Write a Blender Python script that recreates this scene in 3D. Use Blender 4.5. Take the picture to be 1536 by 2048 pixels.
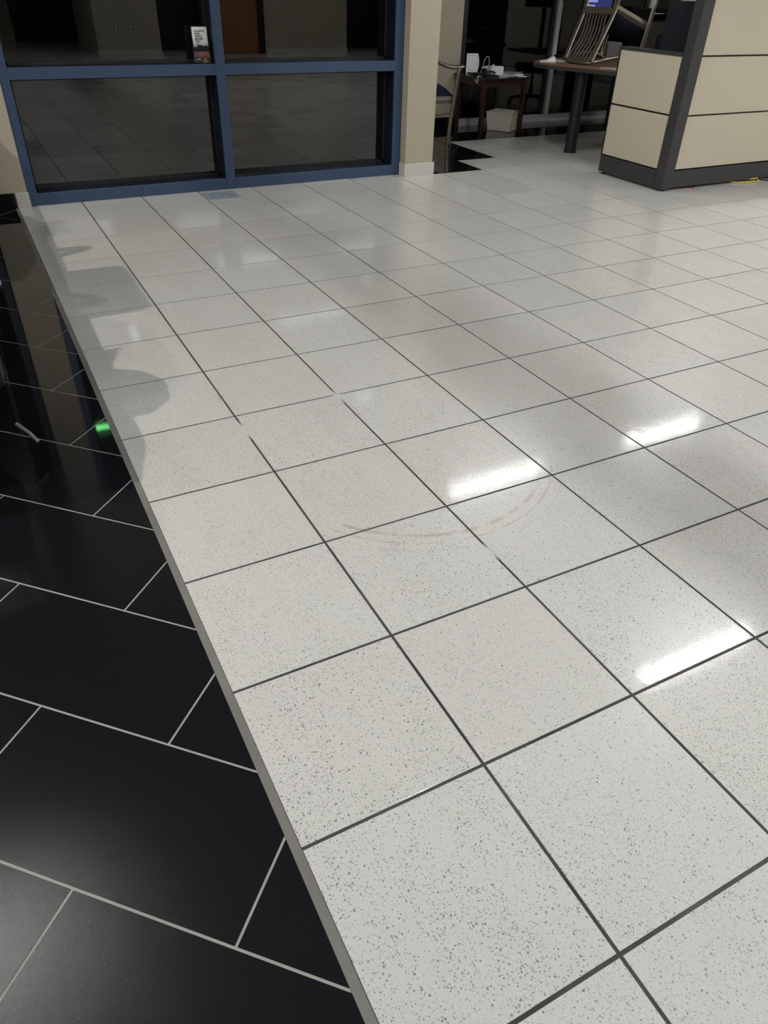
import bpy, bmesh, math, random
from mathutils import Vector, Matrix
random.seed(7)
S = bpy.context.scene
for o in list(bpy.data.objects): bpy.data.objects.remove(o, do_unlink=True)
C = S.collection
PI = math.pi

# ------------------------------------------------------------------ camera, world, exposure
T = 0.457                                    # one pale floor tile (18 in)
cd = bpy.data.cameras.new('camera'); cam = bpy.data.objects.new('camera', cd); C.objects.link(cam)
cd.sensor_fit = 'VERTICAL'; cd.sensor_height = 36.0; cd.lens = 36.0 * 1453.22 / 2048.0
cd.clip_start = 0.05; cd.clip_end = 100
_r = Vector((0.88688193, -0.46128612, 0.02560394))
_d = Vector((-0.25533614, -0.53559565, -0.80494767))
_f = Vector((0.38502455, 0.70735593, -0.59279312))
cam.matrix_world = Matrix(((_r.x, -_d.x, -_f.x, -0.54292475*T), (_r.y, -_d.y, -_f.y, -0.69043154*T),
                           (_r.z, -_d.z, -_f.z, 3.20662787*T), (0, 0, 0, 1)))
S.camera = cam
w = bpy.data.worlds.new('night'); S.world = w; w.use_nodes = True
w.node_tree.nodes['Background'].inputs[0].default_value = (0.55, 0.7, 1, 1)
w.node_tree.nodes['Background'].inputs[1].default_value = 0.0015
S.view_settings.view_transform = 'Standard'; S.view_settings.look = 'None'
S.view_settings.gamma = 1; S.view_settings.use_curve_mapping = False
S.view_settings.exposure = 0.76

PEND = 27.0        # radiance of the pendant lamps' diffusers
def spot(name, loc, target, power, size, angle, rad, col=(1, 1, 1)):
    l = bpy.data.lights.new(name, 'SPOT'); l.energy = power; l.spot_size = math.radians(angle); l.spot_blend = 0.4
    l.shadow_soft_size = rad; l.color = col
    o = bpy.data.objects.new(name, l); C.objects.link(o); o.location = loc
    o.rotation_euler = (Vector(target) - Vector(loc)).to_track_quat('-Z', 'Y').to_euler()
    return o
spot('display_spotlight', (-2.8, 3.5, 4.1), (0.3, 3.6, 0), 230, 0, 80, 0.035, (1, .95, .86))
spot('display_spotlight', (-2.6, 6.0, 4.1), (0.3, 4.9, 0), 90, 0, 80, 0.035, (1, .95, .86))
spot('added_band_light', (1.78, -1.4, 4.25), (1.75, 2.6, 0), 195, 0, 110, 0.07, (1, 1, 1))  # unseen lamp, added with the beam to throw the dark floor band

# ------------------------------------------------------------------ materials
def mat(name, col=(.5, .5, .5), rough=.5, metal=0.0, spec=.5, emit=None, es=1.0, coat=0.0):
    m = bpy.data.materials.new(name); m.use_nodes = True
    b = m.node_tree.nodes['Principled BSDF']
    b.inputs['Base Color'].default_value = (*col, 1); b.inputs['Roughness'].default_value = rough
    b.inputs['Metallic'].default_value = metal; b.inputs['Specular IOR Level'].default_value = spec
    b.inputs['Coat Weight'].default_value = coat
    if emit: b.inputs['Emission Color'].default_value = (*emit, 1); b.inputs['Emission Strength'].default_value = es
    return m
class NT:
    def __init__(s, m): s.m = m; s.t = m.node_tree; s.b = s.t.nodes['Principled BSDF']
    def n(s, typ, **kw):
        x = s.t.nodes.new(typ)
        for k, v in kw.items():
            if k in ('inp',):
                for a, b in v.items():
                    if isinstance(b, bpy.types.NodeSocket): s.t.links.new(b, x.inputs[a])
                    else: x.inputs[a].default_value = b
            else: setattr(x, k, v)
        return x
    def link(s, a, b): s.t.links.new(a, b)
    def math(s, op, a, b=0.0, c=0.0, clamp=False):
        x = s.n('ShaderNodeMath', operation=op, use_clamp=clamp, inp={0: a, 1: b, 2: c}); return x.outputs[0]
    def pos(s): return s.n('ShaderNodeTexCoord').outputs['Object']
    def noise(s, v, scale, detail=2, rough=.5):
        return s.n('ShaderNodeTexNoise', inp={'Vector': v, 'Scale': scale, 'Detail': detail, 'Roughness': rough}).outputs['Fac']
    def ramp(s, f, stops):
        x = s.n('ShaderNodeValToRGB', inp={0: f}); e = x.color_ramp.elements
        while len(e) < len(stops): e.new(.5)
        for i, (p, c) in enumerate(stops): e[i].position = p; e[i].color = (*c, 1) if len(c) == 3 else c
        return x.outputs[0]
    def mix(s, f, a, b, mode='MIX'):
        x = s.n('ShaderNodeMix', data_type='RGBA', blend_type=mode)
        for k, v in ((0, f), (6, a), (7, b)):
            if isinstance(v, bpy.types.NodeSocket): s.link(v, x.inputs[k])
            else: x.inputs[k].default_value = (*v, 1) if isinstance(v, tuple) else v
        return x.outputs[2]
    def bump(s, h, strength=.2, dist=.001):
        x = s.n('ShaderNodeBump', inp={'Height': h, 'Strength': strength, 'Distance': dist}); s.link(x.outputs[0], s.b.inputs['Normal'])

def speckled(name, base, floor=False):
    m = mat(name, base, .22); t = NT(m); p = t.pos()
    if floor:
        sep = t.n('ShaderNodeSeparateXYZ', inp={0: p})
        ti = t.math('FLOOR', t.math('DIVIDE', sep.outputs[0], T)); tj = t.math('FLOOR', t.math('DIVIDE', sep.outputs[1], T))
        cell = t.n('ShaderNodeCombineXYZ', inp={0: ti, 1: tj, 2: 3.3}).outputs[0]
        wn = t.n('ShaderNodeTexWhiteNoise', noise_dimensions='3D', inp={0: cell})
        off = t.n('ShaderNodeVectorMath', operation='SCALE', inp={0: wn.outputs['Color'], 'Scale': 7.0}).outputs[0]
        p = t.n('ShaderNodeVectorMath', operation='ADD', inp={0: p, 1: off}).outputs[0]
        tv = wn.outputs['Value']
    # streaky clustering of the dark chips
    st = t.n('ShaderNodeMapping', inp={'Vector': p, 'Scale': (9.0, 3.0, 5.0), 'Rotation': (0, 0, .35)}).outputs[0]
    cl = t.noise(st, 1.0, 3, .6)
    def specks(scale, prob, r, amt):
        v = t.n('ShaderNodeTexVoronoi', inp={'Vector': p, 'Scale': scale})
        sc = t.n('ShaderNodeSeparateColor', inp={0: v.outputs['Color']})
        on = t.math('LESS_THAN', sc.outputs[0], t.math('MULTIPLY', t.math('SUBTRACT', cl, .2), prob * 3.3))
        rad = t.math('MULTIPLY', t.math('ADD', sc.outputs[1], .35), r)
        dot = t.math('SUBTRACT', 1.0, t.math('SMOOTH_MIN', 1.0, t.math('DIVIDE', v.outputs['Distance'], rad), .2), clamp=True)
        dot = t.math('MULTIPLY', dot, 2.4, clamp=True)
        return t.math('MULTIPLY', t.math('MULTIPLY', dot, on), t.math('MULTIPLY_ADD', sc.outputs[2], amt * .6, amt * .4))
    k1 = specks(140, .30, .34, .95); k2 = specks(260, .55, .40, .85); k3 = specks(45, .04, .13, .9)
    mot = t.noise(p, 260, 2, .7); big = t.noise(p, 7, 3, .6)
    col = t.mix(t.ramp(mot, [(.35, (0, 0, 0)), (.7, (1, 1, 1))]), tuple(c * .91 for c in base), tuple(min(1, c * 1.05) for c in base))
    col = t.mix(t.math('MULTIPLY', big, .35), col, tuple(c * q for c, q in zip(base, (.86, .85, .80))))
    if floor:
        col = t.mix(t.math('MULTIPLY', tv, .5), col, tuple(c * q for c, q in zip(base, (.90, .89, .86))))
    dark = (.12, .115, .105)
    for k in (k2, k1, k3): col = t.mix(k, col, dark)
    if floor:
        # dried mop arcs left on the tiles
        pp = t.pos(); cen = t.n('ShaderNodeVectorMath', operation='SUBTRACT', inp={0: pp, 1: (.955, 1.728, 0)}).outputs[0]
        ln = t.n('ShaderNodeVectorMath', operation='LENGTH', inp={0: cen}).outputs['Value']
        cs = t.n('ShaderNodeSeparateXYZ', inp={0: cen}); brk = t.ramp(t.noise(pp, 9, 3, .7), [(.38, (0, 0, 0)), (.62, (1, 1, 1))])
        lower = t.math('LESS_THAN', cs.outputs[1], -.30)
        acc = None
        for R0, wd in ((.545, .006), (.585, .003), (.505, .012)):
            q = t.math('SUBTRACT', 1.0, t.math('DIVIDE', t.math('ABSOLUTE', t.math('SUBTRACT', ln, R0)), wd), clamp=True)
            acc = q if acc is None else t.math('MAXIMUM', acc, q)
        acc = t.math('MULTIPLY', t.math('MULTIPLY', acc, lower), t.math('MULTIPLY', brk, .62))
        col = t.mix(acc, col, (.30, .27, .20))
        rr = t.math('MULTIPLY_ADD', tv, .10, .26)
        t.link(rr, t.b.inputs['Roughness'])
        t.link(t.math('MULTIPLY_ADD', t.math('FRACT', t.math('MULTIPLY', tv, 7.31)), .30, .30), t.b.inputs['Coat Weight'])
        t.link(t.math('MULTIPLY_ADD', tv, .03, .06), t.b.inputs['Coat Roughness'])
        cb = t.n('ShaderNodeBump', inp={'Height': t.noise(pp, 30, 4, .6), 'Strength': .22, 'Distance': .0010}); t.link(cb.outputs[0], t.b.inputs['Coat Normal'])
        t.bump(t.math('SUBTRACT', t.noise(p, 420, 2, .6), t.math('MULTIPLY', k1, .6)), .06, .0006)
    t.link(col, t.b.inputs['Base Color'])
    return m
M_white = speckled('pale speckled porcelain', (.645, .648, .632), True)
M_base = speckled('pale speckled base tile', (.62, .60, .55))

def m_black():
    m = mat('black polished tile', (.006, .0065, .008), .1); t = NT(m); p = t.pos()
    g = t.noise(p, 900, 2, .6); s = t.noise(p, 60, 4, .7)
    spk = t.n('ShaderNodeTexVoronoi', inp={'Vector': p, 'Scale': 160.0})
    sc = t.n('ShaderNodeSeparateColor', inp={0: spk.outputs['Color']})
    dot = t.math('MULTIPLY', t.math('LESS_THAN', spk.outputs['Distance'], .12), t.math('LESS_THAN', sc.outputs[0], .05))
    t.link(t.mix(t.math('MULTIPLY', dot, .5), t.mix(g, (.005, .0055, .007), (.010, .0105, .013)), (.10, .10, .10)), t.b.inputs['Base Color'])
    sep = t.n('ShaderNodeSeparateXYZ', inp={0: p})
    # polish is more worn towards the open end of the aisle
    wear = t.n('ShaderNodeMapRange', inp={0: sep.outputs[1], 1: .3, 2: 2.2, 3: .22, 4: .034}).outputs[0]
    t.link(t.math('ADD', wear, t.math('MULTIPLY', s, .012)), t.b.inputs['Roughness'])
    b2 = t.n('ShaderNodeMapRange', inp={0: sep.outputs[1], 1: .3, 2: 2.2, 3: .28, 4: .0}).outputs[0]
    x = t.n('ShaderNodeBump', inp={'Height': t.noise(p, 330, 3, .6), 'Strength': b2, 'Distance': .0012}); t.link(x.outputs[0], t.b.inputs['Normal'])
    return m
M_black = m_black()

def m_grout(name, a, b, res=False):
    m = mat(name, a, .75, spec=.25); t = NT(m); p = t.pos()
    n = t.ramp(t.noise(p, 2.2, 4, .6), [(.4, (0, 0, 0)), (.72, (1, 1, 1))])
    t.link(t.mix(n, a, b), t.b.inputs['Base Color']); t.bump(t.noise(p, 300, 2), .3, .001); return m
M_grout = m_grout('charcoal grout', (.040, .037, .034), (.12, .115, .105))
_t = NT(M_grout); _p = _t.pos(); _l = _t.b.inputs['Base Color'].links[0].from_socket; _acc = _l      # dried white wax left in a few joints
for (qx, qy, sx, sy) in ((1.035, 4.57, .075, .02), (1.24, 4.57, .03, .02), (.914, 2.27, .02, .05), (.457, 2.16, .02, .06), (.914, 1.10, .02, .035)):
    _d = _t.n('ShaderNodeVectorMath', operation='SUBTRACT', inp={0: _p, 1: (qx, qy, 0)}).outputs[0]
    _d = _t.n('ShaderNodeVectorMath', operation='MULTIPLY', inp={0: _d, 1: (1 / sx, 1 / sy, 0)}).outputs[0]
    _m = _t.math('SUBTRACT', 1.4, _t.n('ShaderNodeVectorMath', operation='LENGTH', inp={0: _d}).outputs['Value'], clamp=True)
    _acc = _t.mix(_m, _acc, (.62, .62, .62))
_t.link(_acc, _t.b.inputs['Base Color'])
M_grout_l = m_grout('light grey grout', (.36, .355, .33), (.30, .295, .28))
M_strip = m_grout('grey edge grout', (.20, .195, .18), (.15, .145, .135))

def noisy(name, a, b, scale, rough, bump=0.0, stretch=(1, 1, 1), metal=0.0, detail=3, spec=.5, bdist=.001):
    m = mat(name, a, rough, metal, spec); t = NT(m)
    v = t.n('ShaderNodeMapping', inp={'Vector': t.pos(), 'Scale': stretch}).outputs[0]
    n = t.noise(v, scale, detail, .6); t.link(t.mix(n, a, b), t.b.inputs['Base Color'])
    if bump: t.bump(n, bump, bdist)
    return m
M_wall = noisy('beige painted wall', (.43, .385, .30), (.40, .355, .275), 6, .62, .05)
M_ceil = mat('ceiling paint', (.22, .22, .21), .9)
M_blue = noisy('blue painted metal', (.030, .060, .125), (.037, .070, .142), 3, .38)
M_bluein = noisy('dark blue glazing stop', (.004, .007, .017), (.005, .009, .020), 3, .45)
M_gasket = mat('black gasket', (.008, .009, .010), .6)
M_alu = noisy('satin aluminium', (.55, .57, .60), (.48, .50, .54), 40, .38, 0, (1, 1, .02), .35)
M_char = noisy('charcoal panel trim', (.034, .034, .036), (.040, .040, .042), 8, .48)
M_chard = mat('black plastic', (.010, .010, .011), .4)
M_fab = noisy('beige woven panel fabric', (.56, .51, .40), (.47, .43, .335), 420, .9, .25, (1, 1, 1), 0, 2, .15)
M_fabd = noisy('dark navy charcoal fabric', (.012, .013, .018), (.018, .019, .026), 500, .9, .2, spec=.15)
M_navy = noisy('navy seat fabric', (.010, .010, .026), (.017, .017, .038), 450, .85, .3, spec=.2)
M_bronze = noisy('brushed champagne metal', (.25, .228, .19), (.20, .182, .15), 30, .33, 0, (1, 1, 1), .8)
M_brass = mat('brass fitting', (.55, .42, .18), .3, 1.0)
M_cherry = noisy('dark cherry wood', (.046, .014, .012), (.024, .008, .007), 9, .32, .05, (6, 6, 1))
M_cherrytop = noisy('dark table top veneer', (.020, .012, .011), (.012, .008, .008), 9, .22, 0, (2, 14, 1))
M_wood = noisy('brown laminate', (.24, .135, .075), (.17, .09, .05), 7, .35, 0, (2, 16, 1))
M_door = noisy('varnished orange wood door', (.36, .155, .045), (.27, .11, .03), 5, .4, 0, (9, 9, .6))
M_paper = mat('white paper', (.84, .84, .84), .7)
M_paper2 = noisy('printed paper', (.60, .61, .63), (.15, .15, .17), 60, .6, 0, (1, 3, 1))
M_whitep = mat('white plastic', (.84, .84, .85), .4)
M_greyp = mat('grey plastic', (.17, .17, .175), .5)
M_wick = noisy('cream woven rush', (.78, .74, .64), (.52, .48, .39), 90, .75, .6, (1, 1, 1), 0, 2, .3, .004)
M_vent = noisy('blue grey painted register', (.24, .30, .36), (.27, .33, .40), 20, .45)
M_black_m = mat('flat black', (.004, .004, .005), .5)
M_red = mat('red plastic', (.25, .02, .02), .4)
M_yellow = mat('yellow cable jacket', (.62, .47, .06), .45)
M_screen = mat('lit monitor screen', (.01, .01, .02), .3, emit=(.03, .04, .22), es=.35)
M_screenw = mat('lit window on screen', (.01, .01, .02), .3, emit=(.36, .42, .85), es=.42)
M_lamp = mat('lamp diffuser', (.8, .8, .8), .5, emit=(1, .99, .965), es=PEND)
M_lampb = mat('white lamp body', (.6, .6, .6), .4)
M_rubber = noisy('tyre rubber', (.060, .060, .064), (.045, .045, .048), 30, .55)
M_carpaint = mat('black car paint', (.006, .006, .008), .18, coat=1.0)
M_chrome = mat('chrome', (.75, .76, .78), .12, 1.0)
M_rim = mat('alloy rim', (.35, .35, .37), .3, .9)
M_asph = noisy('night asphalt', (.012, .012, .013), (.02, .02, .021), 60, .9, .2)
def glass(name, col, rough=0.0, ior=1.5):
    m = mat(name, col, rough); b = m.node_tree.nodes['Principled BSDF']
    b.inputs['Transmission Weight'].default_value = 1.0; b.inputs['IOR'].default_value = ior; return m
M_glass = glass('tinted window glass', (.24, .28, .28), ior=1.8)
M_glass_c = glass('dark office window glass', (.16, .19, .19), ior=1.42)
M_clear = glass('clear acrylic', (.92, .94, .95))
M_carglass = mat('car glass', (.02, .02, .02), .02)
_t = NT(M_carglass); _mx = _t.n('ShaderNodeMixShader', inp={0: _t.n('ShaderNodeFresnel', inp={'IOR': 1.5}).outputs[0]})
_tr = _t.n('ShaderNodeBsdfTransparent'); _tr.inputs[0].default_value = (.75, .78, .76, 1)
_t.link(_tr.outputs[0], _mx.inputs[1]); _t.link(_t.b.outputs[0], _mx.inputs[2]); _t.link(_mx.outputs[0], _t.t.nodes['Material Output'].inputs[0])

# ------------------------------------------------------------------ mesh helpers
def nb(): return bmesh.new()
def box(bm, x0, y0, z0, x1, y1, z1, bev=0.0, mtx=None):
    g = bmesh.ops.create_cube(bm, size=1); vs = g['verts']
    for v in vs:
        v.co = Vector(((x0 + x1) / 2 + v.co.x * (x1 - x0), (y0 + y1) / 2 + v.co.y * (y1 - y0), (z0 + z1) / 2 + v.co.z * (z1 - z0)))
    if bev > 0:
        es = list({e for v in vs for e in v.link_edges})
        r = bmesh.ops.bevel(bm, geom=es, offset=bev, segments=2, affect='EDGES', profile=.5)
        vs = list({v for f in r['faces'] for v in f.verts} | {v for v in vs if v.is_valid})
    if mtx is not None: bmesh.ops.transform(bm, matrix=mtx, verts=vs)
    return bm
def prism(bm, pts, z0, z1, mtx=None, bev=0.0):
    vs = [bm.verts.new((x, y, z0)) for x, y in pts]; f = bm.faces.new(vs)
    r = bmesh.ops.extrude_face_region(bm, geom=[f]); nv = [v for v in r['geom'] if isinstance(v, bmesh.types.BMVert)]
    bmesh.ops.translate(bm, vec=(0, 0, z1 - z0), verts=nv); allv = vs + nv
    if bev:
        es = [e for e in {e for v in allv for e in v.link_edges} if abs(e.verts[0].co.z - e.verts[1].co.z) < 1e-6]
        r = bmesh.ops.bevel(bm, geom=es, offset=bev, segments=2, affect='EDGES', profile=.5)
        allv = list({v for v in allv if v.is_valid} | {v for f in r['faces'] for v in f.verts})
    if mtx is not None: bmesh.ops.transform(bm, matrix=mtx, verts=allv)
    return bm
def smooth_path(pts, n=6):
    P = [Vector(p) for p in pts]
    if len(P) < 3: return P
    out = []
    for i in range(len(P) - 1):
        p0 = P[max(i - 1, 0)]; p1 = P[i]; p2 = P[i + 1]; p3 = P[min(i + 2, len(P) - 1)]
        for k in range(n):
            t = k / n
            out.append(.5 * ((2 * p1) + (-p0 + p2) * t + (2 * p0 - 5 * p1 + 4 * p2 - p3) * t * t + (-p0 + 3 * p1 - 3 * p2 + p3) * t ** 3))
    out.append(P[-1]); return out
def tube(bm, pts, r, seg=10, sm=0, flat=None, up=None):
    """swept tube; flat=(a,b) gives an oblong section"""
    P = smooth_path(pts, sm) if sm else [Vector(p) for p in pts]
    a, b = flat if flat else (r, r)
    rings = []; prev = None
    for i, p in enumerate(P):
        d = (P[min(i + 1, len(P) - 1)] - P[max(i - 1, 0)]).normalized()
        if prev is None:
            u = Vector(up) if up else (Vector((0, 0, 1)) if abs(d.z) < .9 else Vector((0, 1, 0)))
        else: u = prev
        x = d.cross(u).normalized(); u2 = x.cross(d).normalized(); prev = u2
        rings.append([bm.verts.new(p + x * (math.cos(2 * PI * k / seg) * a) + u2 * (math.sin(2 * PI * k / seg) * b)) for k in range(seg)])
    for q, s in zip(rings, rings[1:]):
        for k in range(seg): bm.faces.new((q[k], q[(k + 1) % seg], s[(k + 1) % seg], s[k]))
    bm.faces.new(rings[0][::-1]); bm.faces.new(rings[-1]); return bm
def lathe(bm, prof, seg=24, mtx=None):
    rings = []
    for r, z in prof: rings.append([bm.verts.new((r * math.cos(2 * PI * k / seg), r * math.sin(2 * PI * k / seg), z)) for k in range(seg)])
    for q, s in zip(rings, rings[1:]):
        for k in range(seg): bm.faces.new((q[k], q[(k + 1) % seg], s[(k + 1) % seg], s[k]))
    bm.faces.new(rings[0][::-1]); bm.faces.new(rings[-1])
    if mtx is not None: bmesh.ops.transform(bm, matrix=mtx, verts=[v for q in rings for v in q])
    return bm
def obj(name, bm, m, parent=None, smooth=False, label=None):
    bmesh.ops.recalc_face_normals(bm, faces=bm.faces)
    me = bpy.data.meshes.new(name); bm.to_mesh(me); bm.free()
    for mm in (m if isinstance(m, (list, tuple)) else [m]): me.materials.append(mm)
    if smooth:
        for p in me.polygons: p.use_smooth = True
        try: me.set_sharp_from_angle(angle=math.radians(40))
        except Exception: pass
    o = bpy.data.objects.new(name, me); C.objects.link(o)
    if parent: o.parent = parent
    if label: o['label'] = label
    return o
def empty(name, loc=(0, 0, 0), rz=0):
    o = bpy.data.objects.new(name, None); C.objects.link(o); o.location = loc; o.rotation_euler = (0, 0, rz); o.empty_display_size = .1; return o
def tag(o, label, cat, group=None):
    o['label'] = label; o['category'] = cat
    if group: o['group'] = group
    return o
def struct(o, label=None, cat=None):
    o['kind'] = 'structure'
    if label: o['label'] = label
    if cat: o['category'] = cat
    return o
def bx(name, dims, m, parent=None, bev=0.0, label=None):
    return obj(name, box(nb(), *dims, bev=bev), m, parent, label=label)
def text(name, body, size, mtx, m, parent, bold=.0, ext=.0004):
    c = bpy.data.curves.new(name, 'FONT'); c.body = body; c.size = size; c.extrude = ext; c.offset = bold
    o = bpy.data.objects.new(name, c); C.objects.link(o); bpy.context.view_layer.update()
    me = bpy.data.meshes.new_from_object(o.evaluated_get(bpy.context.evaluated_depsgraph_get()))
    bpy.data.objects.remove(o, do_unlink=True); me.transform(mtx); me.materials.clear(); me.materials.append(m)
    o = bpy.data.objects.new(name, me); C.objects.link(o); o.parent = parent; return o

# ------------------------------------------------------------------ floor
G = .0042                                    # half joint
def tile_field(bm, rects, chamfer=.0006):
    for (x0, y0, x1, y1) in rects:
        a = [bm.verts.new(p) for p in ((x0, y0, -.004), (x1, y0, -.004), (x1, y1, -.004), (x0, y1, -.004))]
        c = chamfer
        b = [bm.verts.new(p) for p in ((x0, y0, -c * .5), (x1, y0, -c * .5), (x1, y1, -c * .5), (x0, y1, -c * .5))]
        t = [bm.verts.new(p) for p in ((x0 + c, y0 + c, 0), (x1 - c, y0 + c, 0), (x1 - c, y1 - c, 0), (x0 + c, y1 - c, 0))]
        for k in range(4):
            bm.faces.new((a[k], a[(k + 1) % 4], b[(k + 1) % 4], b[k])); bm.faces.new((b[k], b[(k + 1) % 4], t[(k + 1) % 4], t[k]))
        bm.faces.new(t)
def is_white(i, j):
    if i < 0: return False
    if j >= 16: return False
    if j == 15: return i >= 10
    if j in (13, 14): return i >= (9 if j <= 14 else 10)
    return True
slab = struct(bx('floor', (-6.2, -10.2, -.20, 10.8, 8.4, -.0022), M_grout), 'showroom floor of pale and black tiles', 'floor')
bm = nb()
tile_field(bm, [(i * T + G, j * T + G, (i + 1) * T - G, (j + 1) * T - G) for i in range(0, 23) for j in range(-21, 16)
                if is_white(i, j) and not (j == 14 and i == 9)]
           + [(i * T + G, 13 * T + G, (i + 1) * T - G, 6.06) for i in range(8)])
obj('pale_tiles', bm, M_white, slab, label='pale speckled square floor tiles')
bl = nb(); gl = nb()
BW, BL = .3525, .706                         # black tile laid on the diagonal
rx = Matrix.Rotation(-PI / 4, 4, 'Z')
def black_region(x0, y0, x1, y1, u0):
    """diagonal running-bond tiles clipped to a rectangle"""
    b = nb(); n = int((abs(x1 - x0) + abs(y1 - y0)) / BW) + 4
    e1 = Vector((1, -1, 0)) / math.sqrt(2); e2 = Vector((1, 1, 0)) / math.sqrt(2)      # e1 along the long side
    rects = []
    for r in range(-40, 60):
        for c in range(-30, 30):
            cx = (c * BL + r * .3525 * 1.0); rects.append((r, c))
    g = .003
    for r, c in rects:
        # lower long joint of row r passes (x=0, y=y0_r)
        y0_r = .34 * T + r * .4985
        o = Vector((0, y0_r, 0)); s0 = -(.797 * T) + (y0_r - .34 * T) * 0     # joint position along e1 (from -u)
        base = o + e1 * 0
        # short joint at u=(y-x)/sqrt2 -> distance along -e1
        us = .797 * T + r * .3525
        # convert: point on long joint with (y-x)/sqrt2 = us
        q = o - e1 * (us - y0_r / math.sqrt(2)) - e1 * (c * BL)
        pts = [q + e2 * g - e1 * g, q + e2 * (BW - g) - e1 * g, q + e2 * (BW - g) - e1 * (BL - g), q + e2 * g - e1 * (BL - g)]
        if max(p.x for p in pts) < x0 or min(p.x for p in pts) > x1 or max(p.y for p in pts) < y0 or min(p.y for p in pts) > y1: continue
        vs = [b.verts.new((p.x, p.y, 0)) for p in pts]; b.faces.new(vs)
    for co, no in (((x0, 0, 0), (-1, 0, 0)), ((x1, 0, 0), (1, 0, 0)), ((0, y0, 0), (0, -1, 0)), ((0, y1, 0), (0, 1, 0))):
        bmesh.ops.bisect_plane(b, geom=b.verts[:] + b.edges[:] + b.faces[:], plane_co=co, plane_no=no, clear_outer=True)
    r = bmesh.ops.extrude_face_region(b, geom=b.faces[:])
    bmesh.ops.translate(b, vec=(0, 0, -.0035), verts=[v for v in r['geom'] if isinstance(v, bmesh.types.BMVert)])
    return b
def merge(dst, src):
    me = bpy.data.meshes.new('tmp'); src.to_mesh(me); src.free(); dst.from_mesh(me); bpy.data.meshes.remove(me)
XB = -.0185
merge(bl, black_region(-6.0, -3.0, XB, 8.3, 0))
notch = [(3.3, 13 * T, 9 * T, 14 * T), (3.3, 14 * T, 10 * T - T * .0, 15 * T), (3.3, 15 * T, 10 * T, 16 * T), (3.3, 16 * T, 10.6, 8.3)]
notch[1] = (3.3, 14 * T, 10 * T, 15 * T); notch[0] = (3.3, 13 * T, 9 * T, 14 * T)
for n_ in notch: merge(bl, black_region(*n_, 0))
obj('black_tiles', bl, M_black, slab, label='polished black floor tiles laid on the diagonal')
bm = nb(); box(bm, -6.0, -3.0, -.01, XB, 8.3, -.0012); obj('black_tile_grout', bm, M_grout_l, slab)
bm = nb()
for n_ in notch: box(bm, n_[0], n_[1], -.01, n_[2] - .002, n_[3] - .002, -.0016)
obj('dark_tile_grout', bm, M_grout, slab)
bm = nb(); box(bm, XB + .0005, -3.0, -.01, G - .0015, 13.2 * T, -.0004); obj('edge_strip', bm, M_strip, slab, label='grey grout strip between black and pale tiles')
# outside and vestibule ground
struct(bx('ground', (-6.2, 8.5, -.3, 10.8, 14, -.12), M_asph), 'dark ground outside the windows', 'ground')

# ------------------------------------------------------------------ walls and ceiling
YF = 6.04                                    # face of the blue window frame
def wall(side, boxes, m=M_wall, label=None):
    b = nb()
    for d in boxes: box(b, *d)
    return struct(obj('wall_' + side, b, m), label, 'wall')
wall('front_left', [(-.19, 6.03, 0, .088, 6.42, 4.4)], label='beige pier left of the blue window')
wall('front_right', [(3.262, 5.945, 0, 3.548, 6.42, 4.4), (3.262, 6.42, 0, 3.40, 8.2, 4.4)], label='beige pier right of the blue window')
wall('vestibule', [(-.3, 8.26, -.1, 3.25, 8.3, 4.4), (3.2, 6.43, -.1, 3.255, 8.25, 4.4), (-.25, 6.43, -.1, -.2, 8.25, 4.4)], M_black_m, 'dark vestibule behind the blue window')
wall('rear_alcove', [(3.40, 8.2, 0, 5.22, 8.4, 4.4)], label='beige wall behind the chair and side table')
wall('header', [(.088, 6.06, 2.75, 3.262, 6.40, 4.4)], label='beige wall above the blue window')
wall('left', [(-6.2, -10.2, 0, -6.0, 8.4, 4.4)], M_ceil)
wall('right', [(10.6, -10.2, 0, 10.8, 8.4, 4.4)])
YB = -5.72
wall('back', [(2.74, YB - 2.5, 0, 4.04, YB, 4.4), (6.37, YB - .3, 0, 8.39, YB, 4.4), (9.9, YB - .3, 0, 10.6, YB, 4.4),
              (4.04, YB - .3, 2.3, 9.9, YB, 4.4), (5.22, YB - .3, 0, 5.24, YB, 2.3)], label='beige back wall of the showroom')
wall('recess', [(-6.0, -10.2, 0, 1.50, -9.6, 4.4), (1.5, -10.2, 2.2, 2.74, -9.6, 4.4)], label='beige wall at the end of the recess')
wall('dark_bay', [(4.04, YB - 1.2, 0, 5.22, YB - 1.0, 2.3), (8.39, YB - 1.2, 0, 9.9, YB - 1.0, 2.3)], M_black_m)
d1 = struct(bx('door_1', (5.26, YB - .12, .01, 6.25, YB - .06, 2.2), M_door), 'orange wooden door in the back wall', 'door')
bm = nb(); box(bm, 6.25, YB - .2, 0, 6.37, YB + .02, 2.28); box(bm, 5.20, YB - .2, 2.2, 6.37, YB + .02, 2.28); obj('door_frame', bm, M_black_m, d1)
d2 = empty('door_2', (2.1, -9.65, 0)); struct(d2, 'dark glazed exit door at the end of the recess', 'door')
bm = nb()
for a, b_ in ((1.50, 1.60), (2.56, 2.74)): box(bm, a - 2.1, -.06, 0, b_ - 2.1, .05, 2.2)
box(bm, -.5, -.06, 2.1, .46, .05, 2.2); obj('door_frame', bm, M_black_m, d2)
obj('pane', box(nb(), -.5, -.02, .02, .46, 0, 2.1), M_black_m, d2)
sg = empty('exit_sign', (1.62, -9.58, 1.0))
struct(bx('ceiling', (-6.2, -10.2, 4.4, 10.8, 8.6, 4.6), M_ceil), 'high dark ceiling', 'ceiling')
struct(bx('shade_beam', (1.675, -2.6, 2.70, 1.885, 6.0, 2.95), M_ceil), 'unseen beam added to shade a band of floor', 'beam')  # unseen blocker, added to shade a long band of the floor
bpy.data.objects.remove(sg, do_unlink=True)
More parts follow.
